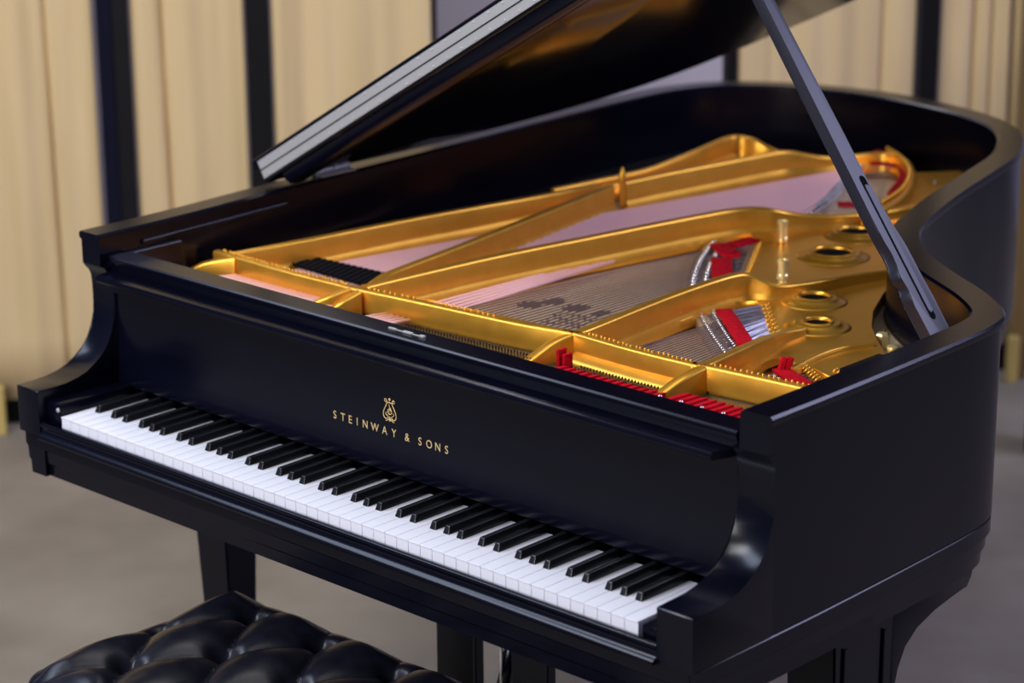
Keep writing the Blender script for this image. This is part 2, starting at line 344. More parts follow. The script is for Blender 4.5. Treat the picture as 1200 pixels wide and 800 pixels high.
# rim: outer outline from the front left, round the tail, to the front right
def pl(pts): return [Vector((x, y, 0)) for x, y in pts]
outl = [(-0.098, 0.1505), (-0.099, 0.25), (-0.105, 0.38), (-0.116, 0.52), (-0.135, 0.85), (-0.150, 1.10), (-0.164, 1.35), (-0.172, 1.53), (-0.166, 1.70), (-0.120, 1.82), (-0.02, 1.905), (0.10, 1.950),
        (0.23, 1.968), (0.355, 1.955), (0.476, 1.922), (0.575, 1.872), (0.655, 1.797), (0.712, 1.706), (0.752, 1.615), (0.785, 1.50), (0.843, 1.285), (0.909, 1.092), (0.955, 1.010), (1.020, 0.940), (1.110, 0.872), (1.204, 0.811),
        (1.268, 0.758), (1.300, 0.715), (1.314, 0.655), (1.320, 0.55), (1.3245, 0.40), (1.327, 0.25), (1.327, 0.1505)]
rim_path = spline(pl(outl), 6)
T_ = 0.047
prof = [(-0.003, 0.6895), (0, 0.6925), (0.0, 0.984), (0.0045, 0.986), (0.0055, 0.989), (0.0055, 0.9945), (0.002, 0.998), (-0.042, 0.998), (-0.0465, 0.9945), (-T_, 0.990), (-T_, 0.692)]
prof = [(a, b) for a, b in prof]
bm = bmesh.new(); sweep(bm, rim_path, prof)
for fx in (0, 1):
    q = [rim_path[-1], rim_path[-1] + Vector((0, -0.0165, 0))] if fx else [rim_path[0] + Vector((0, -0.0165, 0)), rim_path[0]]
    sweep(bm, q, [(0, 0.9445), (0.0, 0.984), (0.0045, 0.986), (0.0055, 0.989), (0.0055, 0.9945), (0.002, 0.998), (-0.042, 0.998), (-0.0465, 0.9945), (-T_, 0.990), (-T_, 0.9445)])
obj('rim', bm, M_black, P, ang=30)
def inset(path, d):
    out = []
    n = len(path)
    for i, p in enumerate(path):
        t = path[min(i + 1, n - 1)] - path[max(i - 1, 0)]
        t = Vector((t.x, t.y, 0)).normalized(); out.append(p + Vector((t.y, -t.x, 0)) * d)
    return out
# lower band under the rim
band_path = [Vector((-0.096, -0.004, 0))] + rim_path + [Vector((1.325, -0.004, 0))]
bm = bmesh.new()
sweep(bm, band_path, [(-0.0022, 0.6893), (-0.0005, 0.6878), (-0.0005, 0.666), (-0.006, 0.661), (-0.007, 0.642), (-0.012, 0.638), (-0.013, 0.617), (-0.05, 0.617), (-0.05, 0.6893)])
obj('lower_rim', bm, M_black, P, ang=30)
# cheeks / arms
arm = [(-0.0132, 0.690), (-0.0132, 0.7655), (-0.0118, 0.767), (0.02, 0.7672), (0.045, 0.768), (0.068, 0.772), (0.088, 0.7785), (0.106, 0.787), (0.122, 0.799), (0.135, 0.815), (0.144, 0.834), (0.149, 0.856), (0.151, 0.880), (0.1505, 0.905), (0.149, 0.922),
       (0.145, 0.931), (0.139, 0.937), (0.1345, 0.9440), (0.151, 0.9442), (0.151, 0.690)]
for x0, x1, lab in ((XI, XR, 'right arm of the case'), (XL, LI, 'left arm of the case')):
    bm = bmesh.new(); prism(bm, arm, 'x', x0, x1)
    # widen the arm smoothly: bevel long edges lightly
    es = [e for e in bm.edges if abs(e.verts[0].co.x - e.verts[1].co.x) < 1e-6 and min(e.verts[0].co.y, e.verts[1].co.y) < 0.1475 and max(e.verts[0].co.z, e.verts[1].co.z) < 0.93]
    bmesh.ops.bevel(bm, geom=es, offset=0.0018, segments=2, affect='EDGES', profile=0.5)
    tag(obj('arm', bm, M_black, P, ang=35), lab)
# keybed front
kb = [(-0.004, 0.689), (-0.0055, 0.664), (-0.001, 0.660), (0.0, 0.640), (0.004, 0.636), (0.005, 0.617), (0.40, 0.617), (0.40, 0.689)]
bm = bmesh.new(); prism(bm, kb, 'x', XL + 0.012, XR - 0.012)
obj('keybed', bm, M_black, P, ang=30)
# bottom deck inside the case
deck = inset(rim_path, 0.045)
bm = bmesh.new(); prism(bm, [(p.x, p.y) for p in deck if p.y > 0.30], 'z', 0.70, 0.715)
obj('bottom_deck', bm, M_brownboard, P)
# key slip with ogee front
slip = [(-0.0035, 0.690), (-0.0035, 0.7125), (-0.006, 0.7145), (-0.0105, 0.7140), (-0.0128, 0.7115), (-0.0125, 0.7085), (-0.0105, 0.7060), (-0.0100, 0.7020), (-0.0110, 0.6980), (-0.0140, 0.6945), (-0.0185, 0.6925), (-0.0195, 0.6895), (-0.0180, 0.6865), (-0.006, 0.6865)]
bm = bmesh.new(); prism(bm, slip, 'x', LI + 0.0005, XI - 0.0005)
obj('key_slip', bm, M_black, P, ang=50)
# key blocks at both ends of the keyboard
bm = bmesh.new(); box(bm, 1.2285, XI - .0005, 0.004, 0.152, 0.690, 0.7265, 0.0025)
obj('key_block', bm, M_black, P, ang=40)
bm = bmesh.new(); box(bm, LI + .0005, -0.004, 0.004, 0.152, 0.690, 0.748, 0.003)
kbk = obj('key_block', bm, M_black, P, ang=40)
bm = bmesh.new(); lathe(bm, [(0.0012, 0), (0.004, 0.0), (0.004, 0.002), (0.003, 0.003)], 0, 0, 12)
for v in bm.verts: v.co = Vector((-0.010 + v.co.x, 0.004 - v.co.z, 0.738 + v.co.y))
obj('screw', bm, M_steel, kbk, True)
# white and black keys
KW = 1.225 / 52
def white_bm():
    bm = bmesh.new(); g = 0.00032
    box(bm, g, KW - g, 0.0012, 0.152, 0.7085, 0.7275, 0.0003, 1)
    box(bm, g, KW - g, 0.0, 0.152, 0.7276, 0.730, 0.0007, 2)
    return bm
w0 = obj('white_key', white_bm(), M_white, P, ang=40)
for i in range(1, 52):
    o = w0.copy(); C.objects.link(o); o.parent = P; o.matrix_parent_inverse = w0.matrix_parent_inverse.copy()
    o.location = (i * KW, 0, 0)
def black_bm():
    bm = bmesh.new()
    wb, wt, y0, y1, zb, zt = 0.0062, 0.0046, 0.0520, 0.1515, 0.7302, 0.7420
    r = bmesh.ops.create_cube(bm, size=1.0)
    for v in r['verts']:
        top = v.co.z > 0; fr = v.co.y < 0
        v.co = Vector(((wt if top else wb) * (1 if v.co.x > 0 else -1), (y0 + (0.0045 if top else 0)) if fr else y1, (zt - (0.0006 if fr else 0)) if top else zb))
    es = [e for e in bm.edges if max(e.verts[0].co.z, e.verts[1].co.z) > 0.735]
    bmesh.ops.bevel(bm, geom=es, offset=0.0014, segments=3, affect='EDGES', profile=0.5)
    return bm
b0 = None
for i in range(52):
    note = 'ABCDEFG'[i % 7]
    off = {'A': 0.003, 'C': -0.003, 'D': 0.003, 'F': -0.003, 'G': 0.0}.get(note)
    if off is None or i == 51: continue
    if b0 is None: b0 = obj('black_key', black_bm(), M_ebony, P, ang=40); o = b0
    else:
        o = b0.copy(); C.objects.link(o); o.parent = P; o.matrix_parent_inverse = b0.matrix_parent_inverse.copy()
    o.location = ((i + 1) * KW + off, 0, 0)
# keyframe strip behind the key fronts
bm = bmesh.new(); box(bm, -0.003, 1.228, 0.004, 0.15, 0.690, 0.7075)
obj('key_frame', bm, M_bridge, P)
# fallboard
fb = [(0.1495, 0.7445), (0.1485, 0.748), (0.1515, 0.765), (0.1535, 0.785), (0.1548, 0.81), (0.155, 0.84), (0.155, 0.925), (0.175, 0.925), (0.175, 0.7445)]
bm = bmesh.new(); prism(bm, fb, 'x', LI + 0.0006, XI - 0.0006)
FB = obj('fallboard', bm, M_black, P, ang=40)
bm = bmesh.new(); box(bm, 0.0, 1.225, 0.1525, 0.156, 0.7425, 0.7443); obj('felt_strip', bm, M_feltshade, FB)
# lettering on the fallboard
def letter(ch, x, z, h):
    cu = bpy.data.curves.new('letter', 'FONT'); cu.body = ch; cu.size = h / 0.70; cu.align_x = 'CENTER'; cu.extrude = 0.0003
    t = bpy.data.objects.new('letter_curve', cu); C.objects.link(t)
    dg = bpy.context.evaluated_depsgraph_get(); dg.update()
    me = bpy.data.meshes.new_from_object(t.evaluated_get(dg)); bpy.data.objects.remove(t)
    me.name = 'letter'; me.materials.clear(); me.materials.append(M_ink_gold)
    for v in me.vertices:
        X, Y, Zz = v.co; v.co = (x + X * 0.92, 0.1542 - Zz, z + Y)
    o = link(bpy.data.objects.new('letter', me), FB)
for ch, x in zip('STEINWAY&SONS', (0.488, 0.506, 0.522, 0.5375, 0.555, 0.576, 0.597, 0.617, 0.645, 0.672, 0.691, 0.709, 0.727)):
    letter(ch, x, 0.7998, 0.0125)
# lyre emblem
def lyre():
    bm = bmesh.new(); y = 0.1543
    def st(pts, r, r2=None): tube(bm, [(0.6085 + a * 0.001, y, 0.8225 + b * 0.001) for a, b in spline([(a, b, 0) for a, b in pts], 5) and [(v.x, v.y) for v in spline([(a, b, 0) for a, b in pts], 5)]], r, 6, r2)
    for s in (-1, 1):
        st([(s * 8.0, 34), (s * 10.2, 33), (s * 10.4, 30), (s * 8.4, 29.2), (s * 6.6, 30.5)][::-1], 0.0006)
        st([(s * 8.2, 34.2), (s * 6.0, 31), (s * 5.8, 27), (s * 9.0, 21), (s * 12.8, 14), (s * 13.6, 8), (s * 11.0, 3.8), (s * 7.0, 3.0), (s * 4.0, 5.2)], 0.0009)
        st([(s * 2.0, 5.0), (s * 5.0, 8.0), (s * 8.0, 9.5), (s * 8.6, 12.0), (s * 6.6, 12.8)], 0.0006)
        st([(0, 3.5), (s * 4.0, 1.8), (s * 7.5, -0.3), (s * 9.5, 0.0)], 0.0012, 0.0004)
    st([(-6.5, 28.2), (0, 29.2), (6.5, 28.2)], 0.0009)
    st([(0, -0.5), (0, 4), (0, 7.5)], 0.0014, 0.0008)
    st([(-1.5, 26.5), (0, 22), (2.2, 19.5), (-0.5, 17)], 0.0006)
    st([(4.4 * math.cos(t * .7), 15.0 + 4.2 * math.sin(t * .7)) for t in range(10)], 0.0007)
    st([(2.0 * math.cos(t * .7), 15.0 + 2.0 * math.sin(t * .7)) for t in range(7)], 0.0005)
    r = bmesh.ops.create_icosphere(bm, subdivisions=2, radius=0.0024)
    for v in r['verts']: v.co = Vector((0.6085 + v.co.x, y + v.co.y * 0.4, 0.8565 + v.co.z))
    for v in bm.verts: v.co.y = 0.1545 + (v.co.y - 0.1543) * 0.5
    tag(obj('lyre_emblem', bm, M_ink_gold, FB, True), 'small gold lyre emblem')
lyre()
# ledge above the fallboard
lg = [(0.113, 0.9265), (0.1105, 0.929), (0.1100, 0.933), (0.1115, 0.9365), (0.116, 0.938), (0.15, 0.938), (0.15, 0.926)]
bm = bmesh.new(); prism(bm, lg, 'x', -0.034, 1.252)
for v in bm.verts:
    if v.co.x > 1.2 and v.co.y > 0.13: v.co.x = 1.264
    if v.co.x < 0 and v.co.y > 0.13: v.co.x = -0.0408
obj('ledge', bm, M_black, P, ang=35)
# stretcher
st_ = [(0.150, 0.926), (0.1475, 0.948), (0.1450, 0.952), (0.1450, 0.9595), (0.1475, 0.962), (0.189, 0.962), (0.1925, 0.9585), (0.1925, 0.90), (0.150, 0.90)]
bm = bmesh.new(); prism(bm, st_, 'x', LI + 0.0006, XI - 0.0006)
for v in bm.verts:
    if v.co.x > 1 and v.co.z > 0.93: v.co.x = 1.2662
ST = obj('stretcher', bm, M_black, P, ang=35)
bm = bmesh.new()
box(bm, 0.597, 0.612, 0.166, 0.170, 0.962, 0.9640, .0004); box(bm, 0.603, 0.668, 0.1672, 0.169, 0.962, 0.9632); box(bm, 0.628, 0.646, 0.165, 0.1705, 0.962, 0.9645, .0006); box(bm, 0.662, 0.672, 0.165, 0.1705, 0.962, 0.965, .0006)
obj('catch_plate', bm, M_steel, ST)
# slide rail for the music desk and small blocks inside the left rim
bm = bmesh.new(); box(bm, -0.0505, -0.044, 0.222, 0.560, 0.966, 0.974, .0015)
for v in bm.verts: v.co.x -= max(0, v.co.y - 0.2) * 0.055
obj('desk_rail', bm, M_black, P)
bm = bmesh.new(); box(bm, LI - 0.01, LI + 0.014, 0.150, 0.176, 0.9385, 0.950, .002); obj('desk_rail_stop', bm, M_black, P)
bm = bmesh.new(); box(bm, LI - 0.009, LI + 0.0004, 0.1505, 0.30, 0.69, 0.96, .002); obj('inner_cheek', bm, M_black, P)
bm = bmesh.new(); box(bm, XI - 0.0005, XI + 0.02, 0.1505, 0.30, 0.69, 0.96, .002); obj('inner_cheek', bm, M_black, P)

# ------------------------------------------------------------------ soundboard and plate
inn = inset(rim_path, T_ + 0.0015)
inner_poly = [(p.x, p.y) for p in inn if p.y > 0.21]
inner_poly = [(LI + 0.004, 0.21)] + inner_poly + [(XI - 0.003, 0.21)]
bm = bmesh.new(); prism(bm, inner_poly, 'z', 0.852, 0.862)
SB = obj('soundboard', bm, M_wood, P)
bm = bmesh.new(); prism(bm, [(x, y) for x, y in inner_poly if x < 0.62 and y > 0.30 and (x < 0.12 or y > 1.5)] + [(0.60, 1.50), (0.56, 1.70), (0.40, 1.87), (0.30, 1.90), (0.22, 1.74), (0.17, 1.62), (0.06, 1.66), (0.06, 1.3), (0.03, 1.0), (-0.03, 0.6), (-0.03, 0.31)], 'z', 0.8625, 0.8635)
obj('black_cover', bm, M_feltshade, P)  # black sheet added over the soundboard along spine and tail
# ink design on the soundboard: plain dark blots in medallion rows
def blot(cx, cy, rx, ry, n):
    bm = bmesh.new(); pts = []
    for k in range(n * 6):
        a = 2 * math.pi * k / (n * 6); q = 1 + 0.16 * math.sin(a * n)
        pts.append((cx + rx * q * math.cos(a), cy + ry * q * math.sin(a)))
    prism(bm, pts, 'z', 0.8621, 0.8625)
    return bm
bx, by = DATA['decal'][0][:2]
dec = bmesh.new()
for (p, rx, ry, n) in ((DATA['decal'][0], .020, .022, 9), (DATA['decal'][1], .018, .022, 8), (DATA['decal'][2], .020, .024, 9), (DATA['decal'][3], .012, .020, 5)):
    b = blot(p[0], p[1], rx, ry, n); me = bpy.data.meshes.new('tmp'); b.to_mesh(me); b.free(); dec.from_mesh(me)
cx, cy = DATA['decal'][4][:2]
for r in range(5):
    for c in range(9):
        if random.random() < 0.85:
            x = cx + (c - 4) * 0.0095 - r * 0.004; y = cy + (r - 2) * 0.014 + c * 0.002
            box(dec, x, x + random.uniform(.004, .008), y, y + 0.007, 0.8621, 0.8625)
obj('soundboard_decal', dec, M_decal, SB)

def D2(k): return [(p[0], p[1]) for p in DATA[k]]
def smooth2(k, n=4): return [(v.x, v.y) for v in spline([(p[0], p[1], 0) for p in DATA[k]], n, True)]
wall_pts = [(-0.03, 0.360), (0.016, 0.359), (0.149, 0.354), (0.279, 0.357), (0.309, 0.357), (0.469, 0.373), (0.64, 0.388), (0.731, 0.406), (0.746, 0.409), (0.868, 0.403), (0.986, 0.407), (0.992, 0.412), (1.075, 0.420), (1.169, 0.427), (1.255, 0.430)]
HOLES = [(0.824, 0.913, .037, .024), (0.914, 0.800, .036, .0205), (0.679, 1.163, .047, .033), (0.624, 1.310, .044, .030)]
ri_ = [(p.x, p.y) for p in inset(rim_path, T_ + 0.004)]
lf = [(-0.035, 0.375), (-0.036, 0.63), (-0.030, 0.86), (0.030, 1.02), (0.045, 1.25), (0.056, 1.66), (0.10, 1.672), (0.17, 1.64), (0.20, 1.66), (0.25, 1.76), (0.28, 1.87), (0.335, 1.862), (0.42, 1.80)]
tl = [q for q in ri_ if q[0] > 0.47 and q[1] > 1.13]
nr = [q for q in ri_ if q[0] > 1.10 and 0.44 < q[1] < 0.80]
web = lf + tl + D2('cut') + nr
web = web + [(1.262, 0.44)] + [(x, y + 0.012) for x, y in reversed(wall_pts)][1:-1]
o5 = D2('open5')
loops = [smooth2('open2', 2), D2('open3'), D2('open4'), D2('open1'), o5]
for hx, hy, ro, ri in HOLES:
    loops.append([(hx + ri * math.cos(2 * math.pi * k / 32), hy + ri * math.sin(2 * math.pi * k / 32)) for k in range(32)])
def shrink(loop, f=0.0): return loop
PL = flat_with_holes('plate', web, loops, 0.872, 0.886, M_gold, P)
for hx, hy, ro, ri in HOLES:
    bm = bmesh.new()
    pr = [(ri, 0.873), (ri, 0.893), (ri + .0012, 0.8965), (ri + .003, 0.8978), (ri + .0048, 0.8965), (ri + .0065, 0.8940), (ro - .0040, 0.8940), (ro - .001, 0.8950), (ro + .0005, 0.8935), (ro + .004, 0.8905), (ro + .010, 0.8880), (ro + .018, 0.8862), (ro + .018, 0.873)]
    lathe(bm, pr, hx, hy, 48, closed=True)
    obj('plate_ring', bm, M_gold, PL, True)
    bm = bmesh.new(); lathe(bm, [(0.0005, 0.874), (ri - .0001, 0.874), (ri - .0001, 0.8915), (0.0005, 0.8915)], hx, hy, 32); obj('ring_hole_shade', bm, M_feltshade, PL)  # black plug put in as the shade inside the open ring

def beam(key_or_pts, w, zb=0.868, r=0.004, name='strut', n=5, side=0.0, taper=None):
    pts = DATA[key_or_pts] if isinstance(key_or_pts, str) else key_or_pts
    path = spline(pts, n)
    if key_or_pts == 'strut_c':
        for it in range(14): path = [path[0]] + [(path[i - 1] + path[i] * 2 + path[i + 1]) / 4 for i in range(1, len(path) - 1)] + [path[-1]]
    bm = bmesh.new(); rings = []
    N = len(path)
    for i, p in enumerate(path):
        a = path[max(i - 1, 0)]; b = path[min(i + 1, N - 1)]
        t = Vector((b.x - a.x, b.y - a.y, 0)).normalized(); nn = Vector((-t.y, t.x, 0))
        ww = w if not taper else w * (taper[0] + (taper[1] - taper[0]) * i / (N - 1))
        h = p.z
        pr = [(-ww / 2 - 0.004, zb), (-ww / 2 - 0.0035, max(zb + .002, 0.886)), (-ww / 2 - 0.001, max(zb + .003, 0.890)), (-ww / 2, max(zb + .004, min(h - r, 0.897))), (-ww / 2, h - r), (-ww / 2 + r * .3, h - r * .3), (-ww / 2 + r, h), (ww / 2 - r, h), (ww / 2 - r * .3, h - r * .3), (ww / 2, h - r), (ww / 2, zb)]
        rings.append([bm.verts.new(p + nn * (o + side) + Vector((0, 0, z - p.z))) for o, z in pr])
    m = len(rings[0])
    for i in range(N - 1):
        for k in range(m): bm.faces.new((rings[i][k], rings[i + 1][k], rings[i + 1][(k + 1) % m], rings[i][(k + 1) % m]))
    bm.faces.new(rings[0]); bm.faces.new(rings[-1])
    return obj(name, bm, M_gold, PL, ang=50)
beam('strut_a', 0.014, side=0.006); beam('strut_far', 0.012, side=0.006); beam('strut_b', 0.016, side=0.006); beam('strut_c', 0.013, side=0.006)
beam('strut_d', 0.018, side=0.007); beam('strut_e', 0.018, side=0.007); beam('strut_f', 0.018, side=0.007, taper=(1, .7))
beam('ridge_g', 0.010, r=0.003)
# flange wall with agraffes
def wallseg(pts, t=0.016):
    path = spline([(x, y, 0) for x, y in pts], 4)
    bm = bmesh.new()
    sweep(bm, path, [(0, 0.893), (0, 0.9265), (0.0012, 0.929), (0.0035, 0.930), (t - .003, 0.930), (t, 0.927), (t, 0.872), (0.004, 0.872), (0.004, 0.893)])
    return obj('flange', bm, M_gold, PL, ang=50)
wallseg([(-0.035, 0.360)] + wall_pts[1:4]); wallseg(wall_pts[3:8]); wallseg(wall_pts[8:11]); wallseg(wall_pts[11:])
wallseg([(0.727, 0.404), (0.752, 0.4095)]); wallseg([(0.978, 0.406), (0.996, 0.4135)])
# capo ledge low on the third section
bm = bmesh.new()
sweep(bm, spline([(0.752, 0.4085, 0), (0.868, 0.402, 0), (0.975, 0.405, 0)], 4), [(0.002, 0.903), (-0.012, 0.898), (-0.020, 0.893), (-0.022, 0.888), (-0.020, 0.884), (0.002, 0.884)])
obj('capo_bar', bm, M_gold, PL, ang=60)
for k in 'abcde':
    pts = [Vector(p) for p in DATA['noses_' + k]]
    d = (pts[2] - pts[1]); pts.append(pts[2] + Vector((d.x * .5, -0.03, -0.010))); pts.append(pts[-1] + Vector((0, -0.04, -0.004)))
    pts[0] = pts[0] + Vector((0.002, 0.008, -0.0005))
    beam(pts, 0.020 if k in 'bc' else 0.020, zb=0.868, r=0.004, name='nose', side=0.004)
# agraffe row behind the flange top
bm = bmesh.new()
wp = spline([(x, y, 0) for x, y in wall_pts], 30)
acc = 0; last = wp[0]
for p in wp:
    acc += (p - last).length; last = p
    if acc > 0.0070:
        acc = 0
        if 0.44 < p.x < 0.49 or 0.60 < p.x < 0.755 or 0.975 < p.x < 1.0 or 0.29 < p.x < 0.33: continue
        lathe(bm, [(0.0020, 0.928), (0.0020, 0.9305), (0.0014, 0.9322), (0.0006, 0.9326)], p.x + random.uniform(-.001, .001), p.y + 0.0135 + random.uniform(-.002, .002), 7)
ag = obj('agraffes', bm, M_gold, PL, True); ag['kind'] = 'stuff'
# tuning pin field in front of the flange
bm = bmesh.new(); prism(bm, [(LI + .002, 0.1935), (XI - .002, 0.1935)] + [(XI - .004, 0.435)] + [(x, y + .003) for x, y in reversed(wall_pts[:-1])], 'z', 0.8625, 0.889)
obj('pin_block', bm, M_pinweb, P)
pn = bmesh.new()
for x0, x1 in ((0.45, 0.735), (0.79, 0.975), (1.02, 1.24)):
    n = int((x1 - x0) / 0.0062)
    for i in range(n):
        for r in range(3):
            x = x0 + i * 0.0062 + r * 0.002; y = (0.305 if x0 < .7 else 0.352) + r * (0.018 if x0 < .7 else .011) + ((x - .45) * .05 if x0 < .7 else 0)
            hz = 0.902 if x0 < .7 else 0.8955
            lathe(pn, [(0.0016, 0.8885), (0.0016, hz), (0.0007, hz + .0015)], x, y, 6)
o = obj('tuning_pins', pn, mat('blued_pin', (0.16, 0.11, 0.06), 0.35, 0.8), P); o['kind'] = 'stuff'
tp = None
for x0, x1, n in ((0.86, 0.965, 3), (1.010, 1.235, 6)):
    for i in range(n):
        for r in range(2 if x0 > 1 else 1):
            x = x0 + (x1 - x0) * (i + .5 * r) / n; y = 0.262 + r * 0.014
            if tp is None:
                bm = bmesh.new(); lathe(bm, [(0.0036, 0.8885), (0.0036, 0.917), (0.0030, 0.919), (0.0030, 0.9255), (0.0016, 0.927)], 0, 0, 10)
                tp = obj('tuning_pin', bm, M_chrome, P, ang=40); o = tp
            else:
                o = tp.copy(); C.objects.link(o); o.parent = P; o.matrix_parent_inverse = tp.matrix_parent_inverse.copy()
            o.location = (x, y, 0)
# red felt under the treble strings in front of the flange
def ribbon(name, pts, w, z0, z1, m, parent, wave=0.0):
    path = spline(pts, 6); bm = bmesh.new(); N = len(path); rings = []
    for i, p in enumerate(path):
        a = path[max(i - 1, 0)]; b = path[min(i + 1, N - 1)]
        t = Vector((b.x - a.x, b.y - a.y, 0)).normalized(); nn = Vector((-t.y, t.x, 0))
        h = wave * math.sin(i * 2.1)
        rings.append([bm.verts.new(Vector((p.x, p.y, z + h)) + nn * o) for o, z in ((-w / 2, z0), (-w / 2, z1 - .0007), (-w / 2 + .001, z1), (w / 2 - .001, z1), (w / 2, z1 - .0007), (w / 2, z0))])
    for i in range(N - 1):
        for k in range(6): bm.faces.new((rings[i][k], rings[i + 1][k], rings[i + 1][(k + 1) % 6], rings[i][(k + 1) % 6]))
    bm.faces.new(rings[0]); bm.faces.new(rings[-1])
    return obj(name, bm, m, parent, ang=40)
def woven(name, x0, x1, ya, yb, z, parent):
    bm = bmesh.new(); n = int((x1 - x0) / 0.0150)
    for i in range(n):
        xa = x0 + (x1 - x0) * i / n; xb = x0 + (x1 - x0) * (i + 1) / n - 0.0004
        vs_ = [bm.verts.new(q) for q in ((xa, ya, z - .004), (xb, ya, z), (xb + .010, yb, z + .001), (xa + .010, yb, z - .002), (xa, ya, z - .010), (xb, ya, z - .010), (xb + .010, yb, z - .010), (xa + .010, yb, z - .010))]
        for f in ((0, 1, 2, 3), (7, 6, 5, 4), (0, 4, 5, 1), (1, 5, 6, 2), (2, 6, 7, 3), (3, 7, 4, 0)): bm.faces.new([vs_[k] for k in f])
    return obj(name, bm, M_red, parent)
woven('red_felt', 0.775, 0.978, 0.272, 0.338, 0.905, P)
woven('red_felt', 1.004, 1.235, 0.262, 0.345, 0.9115, P)
bm = bmesh.new(); box(bm, 0.770, 0.7765, 0.344, 0.362, 0.884, 0.924, .0015); box(bm, 0.780, 0.7865, 0.346, 0.364, 0.884, 0.918, .0015); tag(obj('red_felt', bm, M_red, P), 'upright fold of red felt')
# ------------------------------------------------------------------ strings
bs0 = None
NB = 24
for i in range(NB):
    f = i / (NB - 1)
    x0 = 0.026 + 0.266 * f; x1 = 0.303 + (0.455 - 0.303) * f; y1 = 1.740 - 0.345 * f
    dx = (x1 - x0) / (y1 - 0.38)
    bm = bmesh.new()
    tube(bm, [(x0 + .010 - dx * 0.10, 0.28, 0.9050), (x0 + .006, 0.352, 0.9), (x0 + .002, 0.366, 0.8880), (x0, 0.38, 0.8850), (x1, y1, 0.8850)], 0.0033, 6)
    o = obj('bass_string', bm, M_copper, P, True)
for i in range(5):
    x0 = 0.345 + i * 0.0165; x1 = 0.376 + i * 0.004; y1 = 1.06 - i * 0.02
    bm = bmesh.new(); tube(bm, [(x0 + 0.015, 0.38, 0.8850), (x1, y1, 0.879)], 0.0030, 6)
    obj('bass_string', bm, M_copper, P, True)
for i in range(5):
    x0 = 0.385 + i * 0.013
    bm = bmesh.new(); tube(bm, [(x0 - .012, 0.28, 0.9030), (x0 + 0.004, 0.362, 0.9000)], 0.0036, 6)
    obj('string_winding', bm, M_copper, P, True)
bm = bmesh.new()
def fan(n, xa0, xa1, ya0, ya1, xb0, yb0, xb1, yb1, z0=0.886, z1=0.880, r=0.00055, trip=True):
    for i in range(n):
        f = i / (n - 1); xa = xa0 + (xa1 - xa0) * f; ya = ya0 + (ya1 - ya0) * f
        if trip: f = (i // 3 * 3 + 1 + (i % 3 - 1) * 0.55) / (n - 1); xa = xa0 + (xa1 - xa0) * f
        xb = xb0 + (xb1 - xb0) * f; yb = yb0 + (yb1 - yb0) * f
        tube(bm, [(xa, ya, z0), (xb, yb, z1)], r, 4)
fan(81, 0.405, 0.735, 0.375, 0.41, 0.480, 1.160, 0.672, 0.950)
fan(69, 0.765, 0.975, 0.405, 0.405, 0.770, 0.842, 0.905, 0.690)
fan(60, 1.005, 1.235, 0.415, 0.43, 1.010, 0.625, 1.17, 0.545)
o = obj('plain_strings', bm, M_wire, P); o['kind'] = 'stuff'
# bridges with pins
def bridge(key, w, ext0, ext1, pins, rr, name='bridge', zt=0.8795):
    pts = [Vector((p[0], p[1], 0)) for p in DATA[key]]
    pts = [pts[0] + (pts[0] - pts[1]).normalized() * ext0] + pts + [pts[-1] + (pts[-1] - pts[-2]).normalized() * ext1]
    path = spline(pts, 8); bm = bmesh.new()
    sweep(bm, path, [(-w / 2, 0.8615), (-w / 2, zt - .002), (-w / 2 + .002, zt), (w / 2 - .002, zt), (w / 2, zt - .002), (w / 2, 0.8615)])
    B_ = obj(name, bm, M_bridge, P, ang=40)
    bm = bmesh.new(); L = 0; last = path[0]; n = 0
    dense = []
    for a, b in zip(path[:-1], path[1:]):
        for k in range(20): dense.append(a.lerp(b, k / 20))
    for p, q in zip(dense[:-1], dense[1:]):
        L += (q - p).length
        if L > pins:
            L = 0; n += 1
            t = (q - p).normalized(); nn = Vector((-t.y, t.x, 0))
            for off in (-w * .30, w * .22):
                c = p + nn * off + t * (0.25 * pins * (off > 0))
                tube(bm, [(c.x - rr * 2.2, c.y, zt + .0005), (c.x + rr * 2.2, c.y + rr * .4, zt + 0.0055)], rr, 6)
    pp = obj('bridge_pins', bm, M_chrome, B_, True); pp['kind'] = 'stuff'
bridge('bass_bridge', 0.030, 0.03, 0.02, 0.0185, 0.0042)
bridge('tenor_bridge', 0.040, 0.05, 0.03, 0.0200, 0.0030)
bridge('treble_bridge', 0.042, 0.04, 0.03, 0.0105, 0.0015)
bridge('high_bridge', 0.034, 0.04, 0.06, 0.0065, 0.0009)
# woven wire and duplex tails behind the bridges: pins on the plate edge
def hitch(key, r, h, step, z=0.885, name='hitch_pin', m=None, n=6, parts=True, lean=(0.0, 0.0)):
    path = spline([Vector((p[0], p[1], 0)) for p in DATA[key]], 12)
    acc = step; last = path[0]; first = None
    for p in path:
        acc += (p - last).length; last = p
        if acc >= step:
            acc = 0
            if first is None:
                bm = bmesh.new(); tube(bm, [(0, 0, z - .001), (lean[0], lean[1], z + h)], r, 8)
                first = obj(name, bm, m or M_gold, PL, True); o = first
            else:
                o = first.copy(); C.objects.link(o); o.parent = PL; o.matrix_parent_inverse = first.matrix_parent_inverse.copy()
            o.location = (p.x, p.y, 0)
hitch('hitch_tenor', 0.0024, 0.007, 0.016, lean=(.004, .008)); hitch('hitch_treble', 0.0022, 0.004, 0.020, lean=(.003, .006)); hitch('hitch_treble2', 0.0022, 0.004, 0.020, lean=(.003, .006))
hitch('hitch_high', 0.0022, 0.007, 0.011, lean=(.005, .008)); hitch('hitch_high2', 0.0022, 0.006, 0.010, lean=(.004, .006)); hitch('tail_pins', 0.0030, 0.010, 0.0125, z=0.908)
